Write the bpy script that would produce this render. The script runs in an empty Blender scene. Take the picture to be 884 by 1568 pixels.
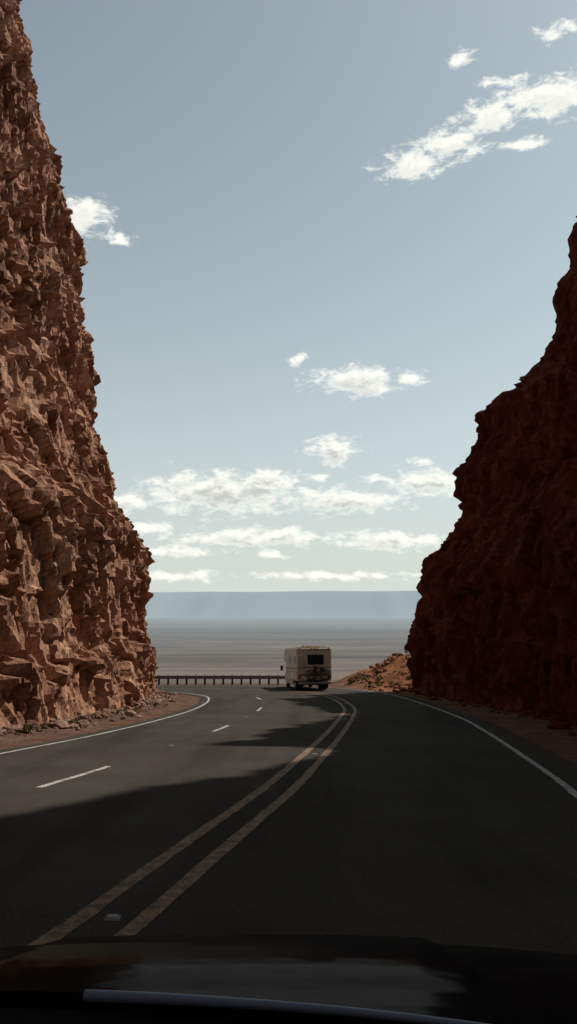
import bpy, bmesh, math, random
import numpy as np
from mathutils import Vector, Matrix, noise, Euler
random.seed(7); np.random.seed(7)
scene=bpy.context.scene
scene.view_settings.view_transform='Standard'
scene.view_settings.look='None'
scene.view_settings.exposure=0

SUN_AZ=62.0; SUN_EL=53.5

# ------------------------------------------------------------------ helpers
def road_z(y):
    y=min(max(y,-60.0),90.0)
    return -0.085*y+0.000196*y*y
def interp(x,pts):
    return float(np.interp(x,[p[0] for p in pts],[p[1] for p in pts]))
def spline(pts,step=0.5):
    P=[Vector(p) for p in pts]
    P=[P[0]*2-P[1]]+P+[P[-1]*2-P[-2]]
    out=[]
    for i in range(1,len(P)-2):
        n=max(2,int((P[i+1]-P[i]).length/step))
        for k in range(n):
            t=k/n
            a,b,c,d=P[i-1],P[i],P[i+1],P[i+2]
            out.append(0.5*((2*b)+(-a+c)*t+(2*a-5*b+4*c-d)*t*t+(-a+3*b-3*c+d)*t**3))
    out.append(P[-2].copy())
    return out
def resample(pl,n):
    L=[0]
    for i in range(1,len(pl)): L.append(L[-1]+(pl[i]-pl[i-1]).length)
    t=np.linspace(0,L[-1],n)
    return np.stack([np.interp(t,L,[p.x for p in pl]),np.interp(t,L,[p.y for p in pl])],1)
def mesh_obj(name,verts,faces,mat=None,smooth=False,parent=None):
    me=bpy.data.meshes.new(name)
    me.from_pydata([tuple(v) for v in verts],[],faces)
    me.update()
    if smooth:
        me.polygons.foreach_set('use_smooth',[True]*len(me.polygons))
    ob=bpy.data.objects.new(name,me)
    scene.collection.objects.link(ob)
    if mat: me.materials.append(mat)
    if parent: ob.parent=parent
    return ob
def empty(name):
    e=bpy.data.objects.new(name,None); scene.collection.objects.link(e); return e
def box(name,c,s,mat,parent=None,bev=0.0,rot=(0,0,0),seg=2):
    bm=bmesh.new(); bmesh.ops.create_cube(bm,size=1.0)
    for v in bm.verts: v.co=Vector((v.co.x*s[0],v.co.y*s[1],v.co.z*s[2]))
    if bev>0: bmesh.ops.bevel(bm,geom=bm.edges[:],offset=bev,segments=seg,affect='EDGES')
    me=bpy.data.meshes.new(name); bm.to_mesh(me); bm.free()
    ob=bpy.data.objects.new(name,me); scene.collection.objects.link(ob)
    me.materials.append(mat); ob.location=c; ob.rotation_euler=rot
    if parent: ob.parent=parent
    return ob
def cyl(name,c,r,h,mat,parent=None,rot=(0,0,0),seg=24,bev=0):
    bm=bmesh.new(); bmesh.ops.create_cone(bm,cap_ends=True,segments=seg,radius1=r,radius2=r,depth=h)
    me=bpy.data.meshes.new(name); bm.to_mesh(me); bm.free()
    ob=bpy.data.objects.new(name,me); scene.collection.objects.link(ob)
    me.materials.append(mat); ob.location=c; ob.rotation_euler=rot
    if parent: ob.parent=parent
    return ob
def tube(name,pts,r,mat,parent=None,cyclic=False,res=3,radii=None):
    cu=bpy.data.curves.new(name,'CURVE'); cu.dimensions='3D'; cu.bevel_depth=r; cu.bevel_resolution=res
    sp=cu.splines.new('POLY'); sp.points.add(len(pts)-1)
    for i,p in enumerate(pts):
        sp.points[i].co=(p[0],p[1],p[2],1)
        if radii: sp.points[i].radius=radii[i]
    sp.use_cyclic_u=cyclic
    ob=bpy.data.objects.new(name,cu); scene.collection.objects.link(ob)
    cu.materials.append(mat)
    if parent: ob.parent=parent
    return ob

class NT:
    def __init__(s,nt): s.nt=nt
    def n(s,t,**kw):
        nd=s.nt.nodes.new(t)
        for k,v in kw.items(): setattr(nd,k,v)
        return nd
    def l(s,a,b): s.nt.links.new(a,b)
    def val(s,sock,v):
        if hasattr(v,'is_output') or hasattr(v,'links'): s.l(v,sock)
        else: sock.default_value=v
    def math(s,op,a,b=None,c=None,clamp=False):
        nd=s.n('ShaderNodeMath',operation=op); nd.use_clamp=clamp
        s.val(nd.inputs[0],a)
        if b is not None: s.val(nd.inputs[1],b)
        if c is not None: s.val(nd.inputs[2],c)
        return nd.outputs[0]
    def vm(s,op,a,b=None,c=None):
        nd=s.n('ShaderNodeVectorMath',operation=op)
        s.val(nd.inputs[0],a)
        if b is not None: s.val(nd.inputs[1],b)
        if c is not None: s.val(nd.inputs[2],c)
        return nd.outputs['Value'] if op in('LENGTH','DOT_PRODUCT','DISTANCE') else nd.outputs[0]
    def mix(s,f,a,b,blend='MIX'):
        nd=s.n('ShaderNodeMix',data_type='RGBA',blend_type=blend)
        s.val(nd.inputs[0],f); s.val(nd.inputs[6],a); s.val(nd.inputs[7],b)
        return nd.outputs[2]
    def ramp(s,f,stops,interp='LINEAR'):
        nd=s.n('ShaderNodeValToRGB'); cr=nd.color_ramp; cr.interpolation=interp
        while len(cr.elements)<len(stops): cr.elements.new(0.5)
        for e,(p,c) in zip(cr.elements,stops):
            e.position=p; e.color=c if len(c)==4 else (*c,1)
        s.l(f,nd.inputs[0]); return nd.outputs[0]
    def noise(s,vec,scale,detail=4,rough=0.55,dist=0.0):
        nd=s.n('ShaderNodeTexNoise'); s.l(vec,nd.inputs['Vector'])
        nd.inputs['Scale'].default_value=scale; nd.inputs['Detail'].default_value=detail
        nd.inputs['Roughness'].default_value=rough; nd.inputs['Distortion'].default_value=dist
        return nd.outputs['Fac']
    def mr(s,v,a,b,c,d,itype='LINEAR'):
        nd=s.n('ShaderNodeMapRange'); nd.interpolation_type=itype
        s.val(nd.inputs[0],v)
        for i,x in enumerate((a,b,c,d)): nd.inputs[i+1].default_value=x
        return nd.outputs[0]
def new_mat(name):
    m=bpy.data.materials.new(name); m.use_nodes=True
    t=NT(m.node_tree); b=m.node_tree.nodes['Principled BSDF']
    return m,t,b
def simple(name,col,rough=0.6,metal=0.0,spec=0.5,var=0.15,scale=6.0):
    m,t,b=new_mat(name)
    tc=t.n('ShaderNodeTexCoord')
    f=t.noise(tc.outputs['Object'],scale,3)
    c=t.mix(f,(*[x*(1-var) for x in col],1),(*[min(1,x*(1+var)) for x in col],1))
    t.l(c,b.inputs['Base Color'])
    b.inputs['Roughness'].default_value=rough; b.inputs['Metallic'].default_value=metal
    b.inputs['Specular IOR Level'].default_value=spec
    return m

# ------------------------------------------------------------------ materials
def rock_material(name,lo,mid,hi,bump=0.3):
    m,t,b=new_mat(name)
    g=t.n('ShaderNodeNewGeometry'); P=g.outputs['Position']
    mp=t.n('ShaderNodeMapping'); t.l(P,mp.inputs['Vector'])
    mp.inputs['Rotation'].default_value=(math.radians(18),0,0); mp.inputs['Scale'].default_value=(1,1.8,0.6)
    V=mp.outputs[0]
    n1=t.noise(V,0.35,3,0.6)
    n2=t.noise(V,2.4,5,0.70)
    f=t.math('ADD',t.math('MULTIPLY',n1,0.55),t.math('MULTIPLY',n2,0.45))
    c=t.ramp(f,[(0.38,lo),(0.5,mid),(0.62,hi)])
    n3=t.noise(V,11,3,0.7)
    c=t.mix(t.mr(n3,0.45,0.68,0.0,0.55),c,(lo[0]*0.55,lo[1]*0.5,lo[2]*0.5,1))
    t.l(c,b.inputs['Base Color'])
    b.inputs['Roughness'].default_value=0.95; b.inputs['Specular IOR Level'].default_value=0.08
    h=t.math('ADD',t.math('MULTIPLY',n2,0.5),t.math('MULTIPLY',n3,0.28))
    bp=t.n('ShaderNodeBump'); bp.inputs['Strength'].default_value=1.0; bp.inputs['Distance'].default_value=bump
    t.l(h,bp.inputs['Height']); t.l(bp.outputs[0],b.inputs['Normal'])
    return m
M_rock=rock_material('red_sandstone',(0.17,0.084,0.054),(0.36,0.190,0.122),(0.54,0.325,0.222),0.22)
M_rock2=rock_material('red_sandstone_shaded',(0.060,0.014,0.009),(0.115,0.026,0.015),(0.180,0.050,0.028),0.25)  # same sandstone, with the right wall's shade put into its colour

M_ground,t,b=new_mat('desert_ground')
g=t.n('ShaderNodeNewGeometry'); P=g.outputs['Position']
d=t.vm('LENGTH',P)
nA=t.noise(P,1.3,4,0.65); nB=t.noise(P,14,3,0.7)
dirt=t.ramp(nA,[(0.3,(0.075,0.042,0.030)),(0.52,(0.12,0.070,0.050)),(0.7,(0.18,0.115,0.088))])
sx_=t.n('ShaderNodeSeparateXYZ'); t.l(P,sx_.inputs[0])
red=t.ramp(nA,[(0.3,(0.13,0.052,0.027)),(0.52,(0.23,0.100,0.052)),(0.7,(0.32,0.165,0.092))])
dirt=t.mix(t.math('MULTIPLY',t.mr(sx_.outputs[0],3.5,7.0,0,1),t.mr(sx_.outputs[1],50,58,0.2,1)),dirt,red)
dirt=t.mix(t.mr(nB,0.35,0.7,0,0.6),dirt,(0.05,0.030,0.022,1))
mp=t.n('ShaderNodeMapping'); t.l(P,mp.inputs['Vector']); mp.inputs['Scale'].default_value=(0.00022,0.0011,0.0005)
p1=t.noise(mp.outputs[0],1.0,8,0.76,0.8)
mp=t.n('ShaderNodeMapping'); t.l(P,mp.inputs['Vector']); mp.inputs['Scale'].default_value=(0.00006,0.00035,0.0005)
p2=t.noise(mp.outputs[0],1.0,4,0.6,0.4)
pp=t.math('ADD',t.math('MULTIPLY',p1,0.65),t.math('MULTIPLY',p2,0.35))
plain=t.ramp(pp,[(0.42,(0.042,0.031,0.027)),(0.5,(0.082,0.061,0.052)),(0.58,(0.140,0.107,0.088))])
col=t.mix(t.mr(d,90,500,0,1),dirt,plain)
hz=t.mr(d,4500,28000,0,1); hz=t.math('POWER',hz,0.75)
col=t.mix(t.math('MULTIPLY',hz,0.98),col,(0.205,0.240,0.262,1))  # aerial haze painted into the plain's colour, growing with distance
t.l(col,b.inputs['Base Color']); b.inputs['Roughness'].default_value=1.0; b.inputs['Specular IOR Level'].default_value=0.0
bp=t.n('ShaderNodeBump'); bp.inputs['Distance'].default_value=0.08; bp.inputs['Strength'].default_value=0.8
t.l(t.math('MULTIPLY',nB,t.mr(d,80,200,1,0)),bp.inputs['Height']); t.l(bp.outputs[0],b.inputs['Normal'])

M_mesa,t,b=new_mat('distant_mesa_hazy_rock')
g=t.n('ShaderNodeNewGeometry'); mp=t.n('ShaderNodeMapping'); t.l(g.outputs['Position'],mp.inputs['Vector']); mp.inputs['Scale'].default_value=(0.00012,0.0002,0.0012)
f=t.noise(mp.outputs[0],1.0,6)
t.l(t.mix(f,(0.215,0.265,0.300,1),(0.250,0.300,0.330,1)),b.inputs['Base Color']); b.inputs['Roughness'].default_value=1; b.inputs['Specular IOR Level'].default_value=0  # blue-grey of distance haze put into the mesa's colour

# asphalt
M_road,t,b=new_mat('asphalt')
g=t.n('ShaderNodeNewGeometry'); P=g.outputs['Position']
a1=t.noise(P,0.5,3,0.6); a2=t.noise(P,55,2,0.7)
mp=t.n('ShaderNodeMapping'); t.l(P,mp.inputs['Vector']); mp.inputs['Scale'].default_value=(1.2,0.05,1); mp.inputs['Rotation'].default_value=(0,0,math.radians(6))
a4=t.noise(mp.outputs[0],1.0,3)
c=t.ramp(a1,[(0.3,(0.028,0.024,0.020)),(0.7,(0.041,0.037,0.032))])
c=t.mix(t.mr(a2,0.4,0.75,0,0.5),c,(0.10,0.092,0.08,1))
c=t.mix(t.mr(a4,0.5,0.7,0,0.45),c,(0.018,0.016,0.014,1))
# gravel-strewn, paler on the two left lanes nearer the outside of the bend
t.l(c,b.inputs['Base Color']); b.inputs['Roughness'].default_value=0.95; b.inputs['Specular IOR Level'].default_value=0.01
bp=t.n('ShaderNodeBump'); bp.inputs['Distance'].default_value=0.006; bp.inputs['Strength'].default_value=0.6
t.l(a2,bp.inputs['Height']); t.l(bp.outputs[0],b.inputs['Normal'])

def paint(name,col,wear):
    m,t,b=new_mat(name)
    g=t.n('ShaderNodeNewGeometry'); P=g.outputs['Position']
    f=t.noise(P,7,4,0.75); f2=t.noise(P,45,2,0.7)
    w=t.mr(t.math('ADD',t.math('MULTIPLY',f,0.6),t.math('MULTIPLY',f2,0.4)),wear,wear+0.12,0,0.85)
    c=t.mix(w,(*col,1),(0.04,0.035,0.03,1))
    t.l(c,b.inputs['Base Color']); b.inputs['Roughness'].default_value=0.8; b.inputs['Specular IOR Level'].default_value=0.1
    return m
M_white=paint('white_road_paint',(0.34,0.32,0.29),0.48)
M_yellow=paint('yellow_road_paint',(0.19,0.12,0.072),0.45)

# ------------------------------------------------------------------ road
L_edge=spline([(-12.5,-20),(-10.3,-5),(-8.3,6),(-7.2,12),(-6.2,18.3),(-5.3,23.8),(-4.55,31),(-4.15,38.5),(-4.4,47),(-5.4,53),(-8,57.6),(-13,60),(-20,59.5),(-34,55)])
R_edge=spline([(-1.4,-20),(1.0,-5),(3.0,6),(4.15,12.5),(4.85,17.5),(5.75,25),(6.4,32.2),(6.75,44),(6.5,54),(5.5,60),(3.6,65.5),(-1,69.2),(-8,70.3),(-16,69.8),(-32,66.5)])
Ymid=spline([(-5.2,-20),(-3.2,-5),(-1.45,5),(-0.86,8.7),(-0.21,12.6),(0.33,16.5),(1.25,23.8),(2.2,32.2),(2.72,38),(2.8,46),(2.25,54),(1.0,58.2),(-2.2,62),(-8,64.6),(-16,64.6),(-33,60.5)])
Dmid=spline([(-8.0,-10),(-5.0,6),(-3.8,13.1),(-3.35,16),(-2.25,24.5),(-1.95,27.5),(-1.35,36),(-1.25,42),(-1.6,48),(-2.8,54),(-6,59.5),(-12,62.3),(-20,61.8)],0.25)
NL=260
A=resample(L_edge,NL); B=resample(Ymid,NL); C=resample(R_edge,NL)
verts=[];cols=28
for i in range(NL):
    a=Vector(A[i]);bb=Vector(B[i]);c=Vector(C[i])
    dl=(a-bb).normalized(); dr=(c-bb).normalized()
    a2_=a+dl*(0.60+0.14*noise.noise(Vector((i*0.6,0,0)))); c2_=c+dr*(0.9)
    for k in range(cols+1):
        u=k/cols
        p=a2_.lerp(bb,u/0.6) if u<0.6 else bb.lerp(c2_,(u-0.6)/0.4)
        verts.append((p.x,p.y,road_z(p.y)+0.004))
faces=[(i*(cols+1)+k,i*(cols+1)+k+1,(i+1)*(cols+1)+k+1,(i+1)*(cols+1)+k) for i in range(NL-1) for k in range(cols)]
mesh_obj('road',verts,faces,M_road)

def ribbon(pl,w,off=0.0):
    vs=[];fs=[]
    n=len(pl)
    for i,p in enumerate(pl):
        q=pl[min(i+1,n-1)]; r=pl[max(i-1,0)]
        tg=(q-r).normalized(); nm=Vector((tg.y,-tg.x))
        for sg in(-1,1):
            jit=noise.noise(Vector((p.x*3,p.y*3,sg*5+off)))*0.022
            pp=p+nm*(off+sg*w/2+jit); vs.append((pp.x,pp.y,road_z(pp.y)+0.010))
    for i in range(n-1): fs.append((2*i,2*i+1,2*i+3,2*i+2))
    return vs,fs
def dense(pl,step=0.2):
    out=[]
    for i in range(len(pl)-1):
        n=max(1,int((pl[i+1]-pl[i]).length/step))
        for k in range(n): out.append(pl[i].lerp(pl[i+1],k/n))
    out.append(pl[-1]); return out
lines=empty('road_markings')
v,f=ribbon(dense(L_edge),0.11); mesh_obj('left_edge_line',v,f,M_white,parent=lines)
v,f=ribbon(dense(R_edge),0.12); mesh_obj('right_edge_line',v,f,M_white,parent=lines)
v,f=ribbon(dense(Ymid),0.15,-0.23); mesh_obj('yellow_line_a',v,f,M_yellow,parent=lines)
v,f=ribbon(dense(Ymid),0.15,0.23); mesh_obj('yellow_line_b',v,f,M_yellow,parent=lines)
for j,(y0,y1) in enumerate([(2,5),(13.0,16.0),(24.6,27.6),(36.2,39.2),(47.5,50.5)]):
    seg=[p for p in Dmid if y0<=p.y<=y1]
    v,f=ribbon(seg,0.12); mesh_obj('lane_dash_%d'%j,v,f,M_white,parent=lines)
M_refl=simple('reflector_plastic',(0.10,0.085,0.07),0.5)
bm=bmesh.new()
def refl(x,y):
    r=bmesh.ops.create_cube(bm,size=1.0)
    for vv in r['verts']:
        k=0.6 if vv.co.z>0 else 1
        vv.co=Vector((x+vv.co.x*0.11*k,y+vv.co.y*0.10*k,road_z(y)+0.016+vv.co.z*0.02))
for y in (20.3,32,43.5,9): refl(interp(y,sorted([(p.y,p.x) for p in Dmid if p.y<55])),y)
for y in (6.2,18.3,31,43): refl(interp(y,sorted([(p.y,p.x) for p in Ymid if p.y<55])),y)
me=bpy.data.meshes.new('road_reflectors'); bm.to_mesh(me); bm.free(); me.materials.append(M_refl)
scene.collection.objects.link(bpy.data.objects.new('road_reflectors',me))

# ------------------------------------------------------------------ terrain
def sst(t): t=min(max(t,0),1); return t*t*(3-2*t)
def ground_h(x,y):
    z=road_z(min(y,76))-0.02
    xr=interp(y,[(56,6.8),(60,7.0),(66,5.2),(70,4.0),(78,2.0)])
    m=0
    if y>50 and x>xr-2:
        m=2.5*sst((x-xr)/8.5)*sst((y-50)/10)
        m+=(0.40*noise.noise(Vector((x*0.6,y*0.6,1)))+0.28*noise.noise(Vector((x*1.7,y*1.7,4))))*sst((x-xr)/2)
    z+=m
    if x<-4.8:
        xl=interp(y,[(-60,-18),(-5,-11),(18,-7),(24,-6.1),(33,-5.2),(38,-4.9),(47,-5.2),(55,-7.5),(60,-30)])
        if x<xl: z+=0.28*sst((xl-x)/2.5)+0.06*noise.noise(Vector((x*1.5,y*1.5,0)))
    edge=75+0.12*max(0,x)
    if y>edge:
        dd=y-edge
        z-=min(0.55*dd,495+z)
        if z>-470: z+=min(dd*0.03,12)*noise.noise(Vector((x*0.02,y*0.02,0)))
    return z
xs=list(np.arange(-30,30.01,0.5)); g=0.8; x=30
while x<70000:
    g*=1.17; x+=g; xs.append(x); xs.insert(0,-x)
ys=list(np.arange(-30,82,0.6)); g=0.8; y=ys[-1]
while y<70000:
    g*=1.12; y+=g; ys.append(y)
y=-30; g=1
while y>-70000: g*=1.4; y-=g; ys.insert(0,y)
verts=[(x,y,ground_h(x,y)) for y in ys for x in xs]
nx=len(xs)
faces=[(j*nx+i,j*nx+i+1,(j+1)*nx+i+1,(j+1)*nx+i) for j in range(len(ys)-1) for i in range(nx-1)]
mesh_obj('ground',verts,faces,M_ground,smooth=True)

# distant mesa
verts=[];faces=[]
prof=[(0,-500),(900,-380),(2000,-100),(3200,200),(4200,470),(4800,520),(12000,520)]
NX=240
for i in range(NX+1):
    x=-45000+90000*i/NX
    top=1.0+0.12*(x/10000)*0.9+0.05*noise.noise(Vector((x/2500,0,0)))
    top=min(max(top,0.8),1.35)
    wob=500*noise.noise(Vector((x/2500,3,0)))+200*noise.noise(Vector((x/700,7,0)))
    for (dy,z) in prof:
        zz=z if z<0 else z*top
        verts.append((x,29500+dy+wob,zz))
n=len(prof)
for i in range(NX):
    for k in range(n-1): faces.append((i*n+k,(i+1)*n+k,(i+1)*n+k+1,i*n+k+1))
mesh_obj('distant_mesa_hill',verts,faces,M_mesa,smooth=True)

# ------------------------------------------------------------------ cliffs
TW=Vector((0.4,1.5,0.45))
def facet(q,seed,tilt=1.0,metric='DISTANCE'):
    q=q+Vector((seed,seed*1.7,seed*0.3))
    d,pts=noise.voronoi(q,distance_metric=metric)
    p=pts[0]
    r=noise.cell_vector(p*83.1)
    r2=noise.cell_vector(p*57.7+Vector((9,2,5)))
    e=q-p
    return (r.x-0.5)+tilt*((r2.x-0.5)*TW.x*e.x+(r2.y-0.5)*TW.y*e.y+(r2.z-0.5)*TW.z*e.z), d[1]-d[0]
SH=math.radians(17)
CS,SN=math.cos(SH),math.sin(SH)
def rock_disp(p,amp):
    w=noise.noise_vector(p*0.20)*0.45
    y=p.y*CS+p.z*SN+w.x; z=-p.y*SN+p.z*CS+w.y; x=p.x+w.z
    ms=noise.noise(Vector((x/6,y/2.4,z/6)))
    k=0.45+0.55*min(1,max(0,(ms+0.28)/0.2))
    a,_=facet(Vector((x/6.0,y/2.3,z/6.0)),3.1)
    b_,_=facet(Vector((x/2.4,y/1.15,z/2.7)),11.7,1.1,'CHEBYCHEV')
    c_,ce=facet(Vector((x/1.0,y/0.55,z/1.15)),23.9,1.2,'CHEBYCHEV')
    d_,_=facet(Vector((x/0.5,y/0.27,z/0.48)),41.3,1.1,'MANHATTAN')
    n=noise.fractal(p*0.10,1.0,2.0,3)
    bz_=p.z*0.42+0.5*noise.noise(p*0.12)
    led=noise.cell(Vector((0.5,0.5,bz_)))
    return amp*(0.66*a+(0.35+0.40*k)*b_+0.56*k*c_+0.27*k*d_+0.3*n+0.22*led)
def build_cliff(name,side,base,prof,yend,ys,tn,scale_top,mat,amp,inset=0.0,endgrow=0.22):
    pl=[Vector(p) for p in prof]
    L=[0]
    for i in range(1,len(pl)): L.append(L[-1]+(pl[i]-pl[i-1]).length)
    tot=L[-1]
    tt=[tot*((k/(tn-1))**1.18) for k in range(tn)]
    offs=np.interp(tt,L,[p.x for p in pl]); zs=np.interp(tt,L,[p.y for p in pl])
    rows=[(y,0.0) for y in ys]
    w=0.0; st=0.3
    while w<70: w+=st; st*=1.13; rows.append((yend,w))
    verts=[]
    zb_end=road_z(yend)
    for (y,w) in rows:
        bx=interp(y,base)
        zb=road_z(y)
        g=interp(y,scale_top)
        for k in range(tn):
            off=offs[k]; z=zs[k]
            rel=max(0,(z-zb_end))
            z=zb-1.0+ (rel*g+ (z-zb_end if z<zb_end else 0)) + (zb_end-zb+1.0)*min(1,rel/12.0)
            p=Vector((bx+side*(off+w),y+w*endgrow,z))
            fade=min(1,max(0.25,(rel)/3.0))
            dsp=(rock_disp(p,amp)-inset)*fade
            if w==0:
                q=Vector((-side*1.0,0.0,0.10))
            else:
                a=min(1,w/3.0); q=Vector((-side*(1-a),a,0.1))
            verts.append(p+q*dsp)
    nr=len(rows); faces=[]
    for j in range(nr-1):
        for k in range(tn-1):
            a=j*tn+k
            faces.append((a,a+tn,a+tn+1,a+1) if side<0 else (a,a+1,a+tn+1,a+tn))
    return mesh_obj(name,verts,faces,mat)
baseL=[(-60,-24),(-20,-16.5),(-5,-13.3),(8,-10.7),(18,-8.5),(24,-7.4),(33,-6.5),(40,-6.5),(48,-7.4),(56,-8.2)]
profL=[(-0.2,-5.5),(0.0,-4.0),(0.35,-2.8),(1.2,0.0),(1.5,4.6),(1.5,5.3),(2.9,6.6),(3.3,8.0),(4.0,11),(4.8,13.9),(5.4,19.2),(6.3,20.3),(6.3,25.3),(6.9,27.1),(8.5,31.7),(9.5,37.1),(11.3,45.1),(13,51),(18,54),(70,56)]
yl=list(np.linspace(-60,10,25))
y=10.0
while y<56: yl.append(y); y+=0.062+0.0010*max(0,y-15)
yl.append(56)
build_cliff('rock_cliff',-1,baseL,profL,56,yl,530,[(-60,1),(56,1)],M_rock,0.85,0.08)
baseR=[(-60,-5.5),(-25,0.5),(-10,3.4),(0,5.3),(10,7.1),(20,8.6),(32,9.8),(45,9.6),(60,8.5)]
profR=[(-0.3,-6),(0.0,-4.0),(0.3,0.1),(0.7,3.3),(1.8,5.2),(3.6,7.9),(3.7,10.9),(4.8,12.3),(5.5,15.4),(9.6,19.0),(10.6,21.4),(11.1,24.9),(12.2,26.4),(12.4,29.2),(13.3,30.6),(22,33),(75,36)]
yr=list(np.linspace(-60,8,25)); y=8.0
while y<60: yr.append(y); y+=0.15
yr.append(60)
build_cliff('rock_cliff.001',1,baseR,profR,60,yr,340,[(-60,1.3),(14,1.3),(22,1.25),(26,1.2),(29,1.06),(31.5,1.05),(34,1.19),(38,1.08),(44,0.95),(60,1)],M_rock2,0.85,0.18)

def rubble(name,n,place,mat):
    bm=bmesh.new()
    for i in range(n):
        x,y,s=place()
        z=ground_h(x,y)
        r=bmesh.ops.create_icosphere(bm,subdivisions=1,radius=s)
        R=Euler((random.random()*6,random.random()*6,random.random()*6)).to_matrix()
        sc=Vector((random.uniform(.6,1.3),random.uniform(.6,1.3),random.uniform(.5,.9)))
        for v in r['verts']:
            c=v.co*random.uniform(0.72,1.2)
            c=R@c
            v.co=Vector((c.x*sc.x+x,c.y*sc.y+y,c.z*sc.z+z+s*0.25))
    me=bpy.data.meshes.new(name); bm.to_mesh(me); bm.free(); me.materials.append(mat)
    o=bpy.data.objects.new(name,me); scene.collection.objects.link(o); return o
def placeL():
    y=random.uniform(8,56); bx=interp(y,baseL)
    x=bx+abs(random.gauss(0,0.45))-0.2
    lim=interp(y,sorted([(p.y,p.x) for p in L_edge if p.y<56]))-0.8
    return min(x,lim-random.uniform(0,.3)),y,min(0.24,0.02+abs(random.expovariate(22)))
def placeR():
    y=random.uniform(5,60); bx=interp(y,baseR)
    x=bx-abs(random.gauss(0,0.7))+0.2
    return x,y,min(0.35,0.04+abs(random.expovariate(14)))
M_rub=rock_material('rubble_stone',(0.12,0.066,0.046),(0.22,0.128,0.09),(0.36,0.24,0.18))
rubble('rubble_rocks',1300,placeL,M_rub)
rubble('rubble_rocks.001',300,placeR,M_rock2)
def placeM():
    x=random.uniform(5.5,14); y=random.uniform(60,77); return x,y,min(0.45,0.04+abs(random.expovariate(12)))
M_rub2=rock_material('red_rubble_stone',(0.15,0.06,0.032),(0.26,0.115,0.062),(0.38,0.20,0.115))
rubble('rubble_rocks.002',340,placeM,M_rub2)

def shrubs(name,spots,mat):
    vs=[];fs=[]
    for (x,y,s) in spots:
        z=ground_h(x,y)
        nleaf=int(160*min(1.5,s*1.6)+60)
        lob=[(random.uniform(-.5,.5)*s,random.uniform(-.5,.5)*s,random.uniform(.25,.6)*s,random.uniform(.3,.55)*s) for _ in range(5)]
        for i in range(nleaf):
            l=random.choice(lob)
            dv=Vector((random.gauss(0,1),random.gauss(0,1),random.gauss(0,1))).normalized()*l[3]*random.uniform(0.5,1.05)
            c=Vector((x+l[0],y+l[1],z+l[2]))+dv
            if c.z<z: c.z=z+0.02
            a=Vector((random.gauss(0,1),random.gauss(0,1),random.gauss(0,1))).normalized()
            b_=a.cross(Vector((random.gauss(0,1),random.gauss(0,1),random.gauss(0,1)))).normalized()
            k=random.uniform(.03,.075)*(0.7+s*0.5)
            n=len(vs)
            vs+= [c-a*k*1.6,c+b_*k*.6,c+a*k*1.6,c-b_*k*.6]; fs.append((n,n+1,n+2,n+3))
    return mesh_obj(name,vs,fs,mat)
M_sh,t,b=new_mat('dry_shrub_leaves')
g=t.n('ShaderNodeNewGeometry'); f=t.noise(g.outputs['Position'],1.1,2)
t.l(t.ramp(f,[(0.35,(0.065,0.045,0.022)),(0.5,(0.13,0.090,0.042)),(0.65,(0.21,0.15,0.070))]),b.inputs['Base Color']); b.inputs['Roughness'].default_value=0.9
b.inputs['Specular IOR Level'].default_value=0.1
sp=[]
for i in range(85):
    x=random.uniform(5.0,15); y=random.uniform(61,78)
    if x>interp(y,[(60,7.2),(66,5.6),(78,3.4)]): sp.append((x,y,random.uniform(.15,.48)))
shrubs('desert_shrubs',sp,M_sh)
sp=[]
for i in range(60):
    y=random.uniform(20,55); x=interp(y,baseL)+random.uniform(-0.1,0.5)
    sp.append((x,y,random.uniform(.06,.16)))
shrubs('dry_grass',sp,M_sh)

# ------------------------------------------------------------------ guardrail
M_gal=simple('galvanised_steel',(0.16,0.145,0.13),0.6,0.3)
M_post=simple('weathered_wood_post',(0.06,0.045,0.035),0.9)
gr=empty('guardrail')
GP=spline([(3.0,72.2),(0,72.6),(-8,72.9),(-16,72.2),(-33,69)],0.3)
G=resample(GP,140)
cs=[(0,0.42),(0.05,0.47),(0.05,0.53),(0,0.58),(0.05,0.63),(0.05,0.69),(0,0.74)]
vs=[];fs=[]
for i,(x,y) in enumerate(G):
    for (o,z) in cs: vs.append((x,y-0.12-o,road_z(y)+z+0.06))
m=len(cs)
for i in range(len(G)-1):
    for k in range(m-1): fs.append((i*m+k,(i+1)*m+k,(i+1)*m+k+1,i*m+k+1))
mesh_obj('rail_beam',vs,fs,M_gal,parent=gr)
bm=bmesh.new()
acc=0
for i in range(1,len(G)):
    acc+=math.dist(G[i],G[i-1])
    if acc>0.56:
        acc=0; x,y=G[i]
        r=bmesh.ops.create_cube(bm,size=1.0)
        for v in r['verts']: v.co=Vector((x+v.co.x*0.17,y+v.co.y*0.16,road_z(y)+0.36+v.co.z*0.95))
me=bpy.data.meshes.new('posts'); bm.to_mesh(me); bm.free(); me.materials.append(M_post)
o=bpy.data.objects.new('posts',me); scene.collection.objects.link(o); o.parent=gr

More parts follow.
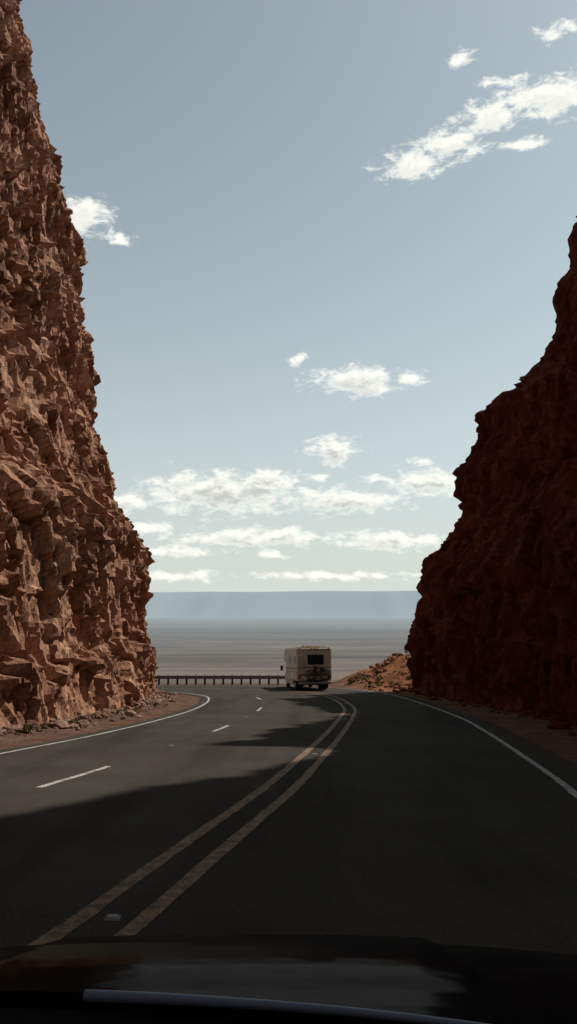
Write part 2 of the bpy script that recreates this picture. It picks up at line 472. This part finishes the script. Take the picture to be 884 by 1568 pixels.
# ------------------------------------------------------------------ motorhome
rv=empty('motorhome')
M_body=simple('cream_fibreglass',(0.46,0.375,0.285),0.45,0,0.3,0.10,2)
M_trim=simple('brown_stripe',(0.15,0.09,0.06),0.5)
M_glass=simple('dark_glass',(0.015,0.015,0.018),0.12,0,0.3)
M_black=simple('black_rubber',(0.02,0.02,0.02),0.8,0,0.1)
M_red=simple('tail_light_red',(0.35,0.02,0.015),0.25)
M_wh=simple('white_plastic',(0.58,0.53,0.46),0.5)
M_chrome=simple('dull_metal',(0.28,0.26,0.24),0.5,0.5)
W=2.5
box('house_body',(0,2.9,1.85),(W,5.8,2.35),M_body,rv,0.09,seg=3)
def prism(name,pts,hw,mat,bev):
    bm=bmesh.new()
    vl=[bm.verts.new((-hw,p[0],p[1])) for p in pts]; vr=[bm.verts.new((hw,p[0],p[1])) for p in pts]
    bm.faces.new(vl); bm.faces.new(vr[::-1])
    for i in range(len(pts)):
        j=(i+1)%len(pts); bm.faces.new((vl[j],vl[i],vr[i],vr[j]))
    bmesh.ops.recalc_face_normals(bm,faces=bm.faces[:])
    bmesh.ops.bevel(bm,geom=bm.edges[:],offset=bev,segments=2,affect='EDGES')
    me=bpy.data.meshes.new(name); bm.to_mesh(me); bm.free(); me.materials.append(mat)
    o=bpy.data.objects.new(name,me); scene.collection.objects.link(o); o.parent=rv
prism('cab_over',[(5.7,1.95),(6.9,2.0),(7.15,2.3),(6.95,2.85),(6.3,3.02),(5.7,3.02)],W/2-0.03,M_body,0.04)
prism('cab',[(5.7,0.5),(8.2,0.5),(8.25,1.1),(7.4,1.25),(6.8,1.94),(5.7,1.94)],1.0,M_body,0.05)
box('cab_window',(-1.003,6.45,1.6),(0.02,0.8,0.5),M_glass,rv,0.008)
for sx in(-1,1):
    box('mirror_arm',(sx*1.2,6.95,1.5),(0.4,0.03,0.03),M_black,rv)
    box('mirror',(sx*1.42,6.95,1.5),(0.2,0.08,0.38),M_black,rv,0.02)
box('chassis',(0,3.2,0.52),(2.1,6.0,0.28),M_black,rv,0.03)
box('lower_skirt',(-W/2+0.06,3.9,0.55),(0.05,3.2,0.3),M_body,rv,0.01)
box('lower_skirt',(W/2-0.06,3.9,0.55),(0.05,3.2,0.3),M_body,rv,0.01)
box('rear_window_frame',(0.10,-0.012,2.17),(1.16,0.05,0.68),M_black,rv,0.02)
box('rear_window',(0.10,-0.03,2.17),(1.04,0.04,0.56),M_glass,rv,0.015)
box('rear_stripe',(0,-0.006,1.62),(2.30,0.02,0.05),M_trim,rv)
box('rear_stripe_low',(0,-0.006,1.10),(2.30,0.02,0.09),M_trim,rv)
box('roof_cap_band',(0,-0.006,2.86),(2.28,0.02,0.04),M_trim,rv)
box('bumper',(0,-0.17,0.55),(2.35,0.16,0.16),M_chrome,rv,0.03)
box('licence_plate',(-0.62,-0.02,0.9),(0.32,0.03,0.16),M_wh,rv)
for sx in(-1,1):
    box('tail_light',(sx*1.08,-0.02,0.95),(0.16,0.04,0.26),M_red,rv,0.01)
    box('marker_light',(sx*1.05,-0.02,2.95),(0.12,0.04,0.05),M_red,rv,0.008)
    box('mud_flap',(sx*0.92,1.0,0.35),(0.5,0.02,0.4),M_black,rv)
for x in(-.2,0,.2): box('marker_light',(x,-0.02,2.95),(0.09,0.04,0.04),M_red,rv,0.006)
for x in(-1.06,-0.72):
    tube('ladder_rail',[(x,-0.10,1.05),(x,-0.12,3.0),(x,-0.05,3.15),(x,0.25,3.16)],0.016,M_chrome,rv)
for k in range(6): tube('ladder_rung',[(-1.06,-0.12,1.2+k*0.32),(-0.72,-0.12,1.2+k*0.32)],0.014,M_chrome,rv)
box('side_window_rear',(-W/2-0.004,1.2,2.15),(0.03,1.0,0.55),M_glass,rv,0.01)
box('side_window_mid',(-W/2-0.004,3.6,2.15),(0.03,1.3,0.6),M_glass,rv,0.01)
box('side_window_r',(W/2+0.004,2.4,2.15),(0.03,1.3,0.6),M_glass,rv,0.01)
box('side_stripe',(-W/2-0.002,2.9,1.55),(0.016,5.6,0.10),M_trim,rv)
box('side_stripe_low',(-W/2-0.002,2.9,1.32),(0.016,5.6,0.05),M_trim,rv)
box('storage_door',(-W/2-0.002,2.6,0.98),(0.02,1.0,0.4),M_wh,rv,0.006)
box('roof_air_conditioner',(-0.1,2.6,3.13),(0.75,1.05,0.24),M_wh,rv,0.07)
box('roof_vent',(0.3,0.9,3.07),(0.5,0.5,0.11),M_wh,rv,0.03)
box('roof_vent',(-0.5,4.6,3.07),(0.45,0.45,0.12),M_wh,rv,0.03)
box('roof_rack_bar',(0,0.35,3.10),(1.9,0.04,0.04),M_chrome,rv)
for (x,y) in[(-1.02,1.7),(1.02,1.7),(-0.72,1.7),(0.72,1.7),(-0.88,7.2),(0.88,7.2)]:
    cyl('wheel',(x,y,0.38),0.38,0.24,M_black,rv,(0,math.pi/2,0),32)
    cyl('wheel_rim',(x+(0.125 if x>0 else -0.125),y,0.38),0.2,0.02,M_chrome,rv,(0,math.pi/2,0),24)
cyl('exhaust_pipe',(-0.8,-0.1,0.36),0.035,0.3,M_chrome,rv,(math.pi/2,0,0),12)
def ring(name,c,R,r,mat):
    pts=[(c[0]+R*math.cos(a),c[1],c[2]+R*math.sin(a)) for a in np.linspace(0,2*math.pi,33)[:-1]]
    return tube(name,pts,r,mat,rv,True)
bz=1.12
for j,(oy,ox) in enumerate([(-0.36,0.15),(-0.52,0.28)]):
    ring('bicycle_wheel_rear',(ox-0.50,oy,bz),0.33,0.034,M_black)
    ring('bicycle_wheel_front',(ox+0.50,oy,bz),0.33,0.034,M_black)
    for w_ in(-0.5,0.5):
        for a in np.linspace(0,math.pi,7)[:-1]:
            tube('spoke',[(ox+w_-0.32*math.cos(a),oy,bz-0.32*math.sin(a)),(ox+w_+0.32*math.cos(a),oy,bz+0.32*math.sin(a))],0.006,M_black,rv,res=1)
    bb=(ox-0.08,oy,bz-0.04); st=(ox-0.20,oy,bz+0.42); hd=(ox+0.33,oy,bz+0.42); rw=(ox-0.5,oy,bz); fw=(ox+0.5,oy,bz)
    for a_,b_ in((bb,st),(st,hd),(bb,hd),(bb,rw),(rw,st),(hd,fw)): tube('bicycle_frame',[a_,b_],0.030,M_black,rv)
    tube('handlebar',[hd,(ox+0.30,oy,bz+0.56),(ox+0.22,oy-0.2,bz+0.58)],0.02,M_black,rv)
    tube('seat_post',[st,(ox-0.23,oy,bz+0.55)],0.02,M_black,rv)
    box('saddle',(ox-0.23,oy,bz+0.57),(0.26,0.12,0.05),M_black,rv,0.02)
for x in(0.0,0.4):
    tube('bike_rack_arm',[(x,-0.1,0.6),(x,-0.65,0.68),(x,-0.65,0.80)],0.03,M_black,rv)
    tube('bike_rack_upright',[(x,-0.15,0.6),(x,-0.2,1.6),(x,-0.6,1.6)],0.026,M_black,rv)
box('bike_rack_tray',(0.22,-0.44,0.75),(1.7,0.3,0.06),M_black,rv,0.01)
rv.location=(1.85,60.2,road_z(60.2)+0.012)
rv.rotation_euler=(-0.061,0,math.radians(8.0))

# ------------------------------------------------------------------ own car
car=empty('car')
M_paint,t,b=new_mat('dark_car_paint')
tc=t.n('ShaderNodeTexCoord'); f=t.noise(tc.outputs['Object'],40,3,0.7)
t.l(t.mix(f,(0.006,0.005,0.005,1),(0.011,0.009,0.008,1)),b.inputs['Base Color'])
b.inputs['Roughness'].default_value=0.12; b.inputs['IOR'].default_value=1.025
bp=t.n('ShaderNodeBump'); bp.inputs['Distance'].default_value=0.004; bp.inputs['Strength'].default_value=0.6
t.l(t.noise(tc.outputs['Object'],7,2,0.5),bp.inputs['Height']); t.l(bp.outputs[0],b.inputs['Normal'])
M_dash=simple('dashboard_vinyl',(0.006,0.006,0.007),0.9,0,0.03)
M_edge=simple('hood_edge_sky_sheen',(0.085,0.110,0.150),0.35,0.0,0.3,0.05)  # sky light caught on the hood's rear edge, painted as pale blue
def y_rear(x): return 1.32-0.25*(x+0.35)-0.20*(x+0.1)**2
def hood_z(x,y):
    z=float(np.interp(y,[1.0,1.2,1.45,1.75,2.05,2.3],[1.268,1.245,1.213,1.160,1.093,1.000]))
    z-=0.035*(abs(x+0.1)/0.8)**2.6
    c=abs(x+0.1)
    z+=0.014*sst((0.46-c)/0.07)*sst((y-1.3)*6)*sst((2.25-y)*5)
    return z
NXh,NYh=90,80; vs=[];fs=[]
for j in range(NYh+1):
    for i in range(NXh+1):
        x=-0.95+1.7*i/NXh
        y0=y_rear(x)
        y=y0+(2.30-0.25*(abs(x+0.1)/0.85)**3-y0)*j/NYh
        z=(hood_z(x,y-0.08)+hood_z(x,y)*2+hood_z(x,y+0.08))/4
        vs.append((x,y,z))
for j in range(NYh):
    for i in range(NXh):
        a=j*(NXh+1)+i; fs.append((a,a+1,a+NXh+2,a+NXh+1))
mesh_obj('hood',vs,fs,M_paint,smooth=True,parent=car)
vs=[];fs=[]
for i in range(NXh+1):
    x=-0.95+1.7*i/NXh; y=2.30-0.25*(abs(x+0.1)/0.85)**3
    z0=(hood_z(x,y-0.08)+hood_z(x,y)*2+hood_z(x,y+0.08))/4
    for k in range(5): vs.append((x,y+0.03*math.sin(k/4*3.1),z0-0.14*k))
for i in range(NXh):
    for k in range(4):
        a=i*5+k; fs.append((a,a+5,a+6,a+1))
mesh_obj('grille_panel',vs,fs,M_paint,smooth=True,parent=car)
pts=[];rr=[]
for i in range(70):
    x=-0.30+0.74*i/69
    y0=y_rear(x)
    pts.append((x,y0-0.010,hood_z(x,y0)+0.001)); rr.append(1.0-0.6*(i/69))
tube('hood_rear_edge',pts,0.0085,M_edge,car,res=4,radii=rr)
vs=[];fs=[]
for j in range(9):
    for i in range(31):
        x=-0.95+1.7*i/30
        y0=y_rear(x)-0.015
        y=0.45+(y0-0.45)*j/8
        vs.append((x,y,1.20-0.035*(abs(x+0.1)/0.8)**2.6+0.015*j/8))
for j in range(8):
    for i in range(30):
        a=j*31+i; fs.append((a,a+1,a+32,a+31))
mesh_obj('dashboard',vs,fs,M_dash,smooth=True,parent=car)
car.rotation_euler=(-math.atan(0.085),0,0)
car.location=(0,-0.085,0.007)

# ------------------------------------------------------------------ sun + world
S=Vector((math.sin(math.radians(SUN_AZ))*math.cos(math.radians(SUN_EL)),math.cos(math.radians(SUN_AZ))*math.cos(math.radians(SUN_EL)),math.sin(math.radians(SUN_EL))))
sd=bpy.data.lights.new('sun','SUN'); sd.energy=5.0; sd.angle=math.radians(0.5); sd.color=(1.0,0.93,0.83)
so=bpy.data.objects.new('sun',sd); scene.collection.objects.link(so)
so.rotation_euler=S.to_track_quat('Z','Y').to_euler(); so.location=(0,0,100)

w=bpy.data.worlds.new('World'); scene.world=w; w.use_nodes=True
try:
    w.cycles.sampling_method='MANUAL'; w.cycles.sample_map_resolution=256
except Exception as e: print(e)
wt=NT(w.node_tree); bg=w.node_tree.nodes['Background']; wout=w.node_tree.nodes['World Output']
sky=wt.n('ShaderNodeTexSky'); sky.sky_type='NISHITA'; sky.sun_disc=False
sky.sun_elevation=math.radians(SUN_EL); sky.sun_rotation=math.radians(SUN_AZ)
sky.altitude=800; sky.air_density=1.0; sky.dust_density=2.6; sky.ozone_density=1.0
STR=0.105
tc=wt.n('ShaderNodeTexCoord'); sep=wt.n('ShaderNodeSeparateXYZ'); wt.l(tc.outputs['Generated'],sep.inputs[0])
X,Y,Z=sep.outputs
az=wt.math('MULTIPLY',wt.math('ARCTAN2',X,Y),57.2958)
el=wt.math('MULTIPLY',wt.math('ARCSINE',Z),57.2958)
hs=wt.n('ShaderNodeHueSaturation'); hs.inputs['Saturation'].default_value=0.53
wt.l(sky.outputs[0],hs.inputs['Color'])
skyc=wt.mix(1.0,hs.outputs[0],(1.0,1.11,1.03,1),'MULTIPLY')
# low dusty haze
hzf=wt.math('EXPONENT',wt.math('MULTIPLY',wt.math('ABSOLUTE',el),-1/11.0))
skyc=wt.mix(wt.math('MULTIPLY',hzf,0.92),skyc,(0.72/STR,0.76/STR,0.73/STR,1))
grp=bpy.data.node_groups.new('cloud_field','ShaderNodeTree')
grp.interface.new_socket('V',in_out='INPUT',socket_type='NodeSocketVector')
grp.interface.new_socket('D',in_out='OUTPUT',socket_type='NodeSocketFloat')
gt=NT(grp); gi=gt.n('NodeGroupInput'); go=gt.n('NodeGroupOutput')
V=gi.outputs[0]
wn=gt.n('ShaderNodeTexNoise'); gt.l(V,wn.inputs['Vector']); wn.inputs['Scale'].default_value=0.5; wn.inputs['Detail'].default_value=1
warp=gt.vm('MULTIPLY',gt.vm('SUBTRACT',wn.outputs['Color'],(0.5,0.5,0.5)),(1.5,0.6,0))
VW=gt.vm('ADD',V,warp)
# (azimuth, elevation, half width, half height, thinness) in degrees
blobs=[(-14.3,25.0,2.0,1.4,0),(-11.9,23.9,1.1,0.5,.05),
(8.9,28.6,2.7,1.0,-.02),(11.6,29.6,2.9,1.1,0),(14.4,30.9,2.0,1.2,0),(18.6,31.3,4.2,1.25,-.03),(16.4,29.1,1.8,.5,.12),(15.2,32.6,2.2,.4,.2),
(4.6,15.2,3.3,1.0,-.05),(5.9,14.8,2.0,0.7,0),(3.2,10.5,2.0,1.1,0),
(-4.8,7.6,5.4,1.5,-.10),(-1.8,8.0,3.0,1.3,-.03),(3.8,7.1,4.4,0.9,-.05),(9.7,8.1,2.8,1.1,-.03),
(-11.2,6.9,1.9,0.8,0),(-9.8,5.2,2.0,0.5,0),(-1.9,4.6,6.4,0.7,-.02),(7.0,4.3,4.0,0.7,-.02),(-7.7,3.6,4.2,0.5,.05),(-1.3,3.4,1.6,0.4,.05),
(12.2,34.2,1.4,0.6,.2),(19.1,34.6,1.6,0.6,.12),(0.7,16.6,1.0,.5,.2),(8.6,15.2,1.4,.8,.2),(6.1,8.6,1.3,.4,.15),(2.0,8.7,1.3,.4,.15),
(-7.8,1.9,3.8,0.5,.12),(3.0,1.9,8,0.4,.2),(9,9.6,1.2,.35,.2)]
cur=None
for (a,e,wd,h,pen) in blobs:
    dv=gt.vm('LENGTH',gt.vm('MULTIPLY_ADD',VW,(1/wd,1/h,0),(-a/wd,-e/h,0)))
    if pen: dv=gt.math('ADD',dv,pen)
    cur=dv if cur is None else gt.math('MINIMUM',cur,dv)
fld=gt.math('SUBTRACT',1.0,cur)
mpp=gt.vm('MULTIPLY',V,(0.75,1.5,1))
n1=gt.noise(mpp,1.0,6,0.68,0.3)
fld=gt.math('ADD',fld,gt.math('MULTIPLY',gt.math('SUBTRACT',n1,0.515),3.1))
gt.l(fld,go.inputs[0])
cv=wt.n('ShaderNodeCombineXYZ'); wt.l(az,cv.inputs[0]); wt.l(el,cv.inputs[1])
g1=wt.n('ShaderNodeGroup'); g1.node_tree=grp; wt.l(cv.outputs[0],g1.inputs[0])
g2=wt.n('ShaderNodeGroup'); g2.node_tree=grp; wt.l(wt.vm('ADD',cv.outputs[0],(0.25,0.5,0)),g2.inputs[0])
alpha=wt.mr(g1.outputs[0],-0.15,0.70,0,1,'SMOOTHSTEP')
shade=wt.mr(g2.outputs[0],0.0,1.0,0,0.9,'SMOOTHSTEP')
shade=wt.math('MULTIPLY',shade,wt.mr(g1.outputs[0],0.2,0.7,0,1))
shade=wt.math('MULTIPLY',shade,wt.mr(el,10,26,1.0,0.35))
cc=wt.mix(shade,(1.05/STR,1.05/STR,0.97/STR,1),(0.54/STR,0.56/STR,0.54/STR,1))
fin=wt.mix(wt.math('MULTIPLY',alpha,0.95),skyc,cc)
bg2=wt.n('ShaderNodeBackground'); wt.l(fin,bg2.inputs['Color']); bg2.inputs['Strength'].default_value=STR
wt.l(skyc,bg.inputs['Color']); bg.inputs['Strength'].default_value=STR
inreg=wt.math('MULTIPLY',wt.math('LESS_THAN',wt.math('ABSOLUTE',wt.math('SUBTRACT',az,3.0)),24.0),
      wt.math('MULTIPLY',wt.math('GREATER_THAN',el,0.3),wt.math('LESS_THAN',el,38.0)))
ms=wt.n('ShaderNodeMixShader'); wt.l(inreg,ms.inputs[0]); wt.l(bg.outputs[0],ms.inputs[1]); wt.l(bg2.outputs[0],ms.inputs[2])
wt.l(ms.outputs[0],wout.inputs['Surface'])

# ------------------------------------------------------------------ camera
cd=bpy.data.cameras.new('camera'); cam=bpy.data.objects.new('camera',cd); scene.collection.objects.link(cam)
cd.sensor_fit='VERTICAL'; cd.sensor_height=24; cd.lens=24/2/math.tan(math.radians(31.49))
cd.clip_start=0.05; cd.clip_end=200000
cam.location=(0,0,1.7); cam.rotation_euler=(math.radians(90+6.29),0,0)
scene.camera=cam
print('done')
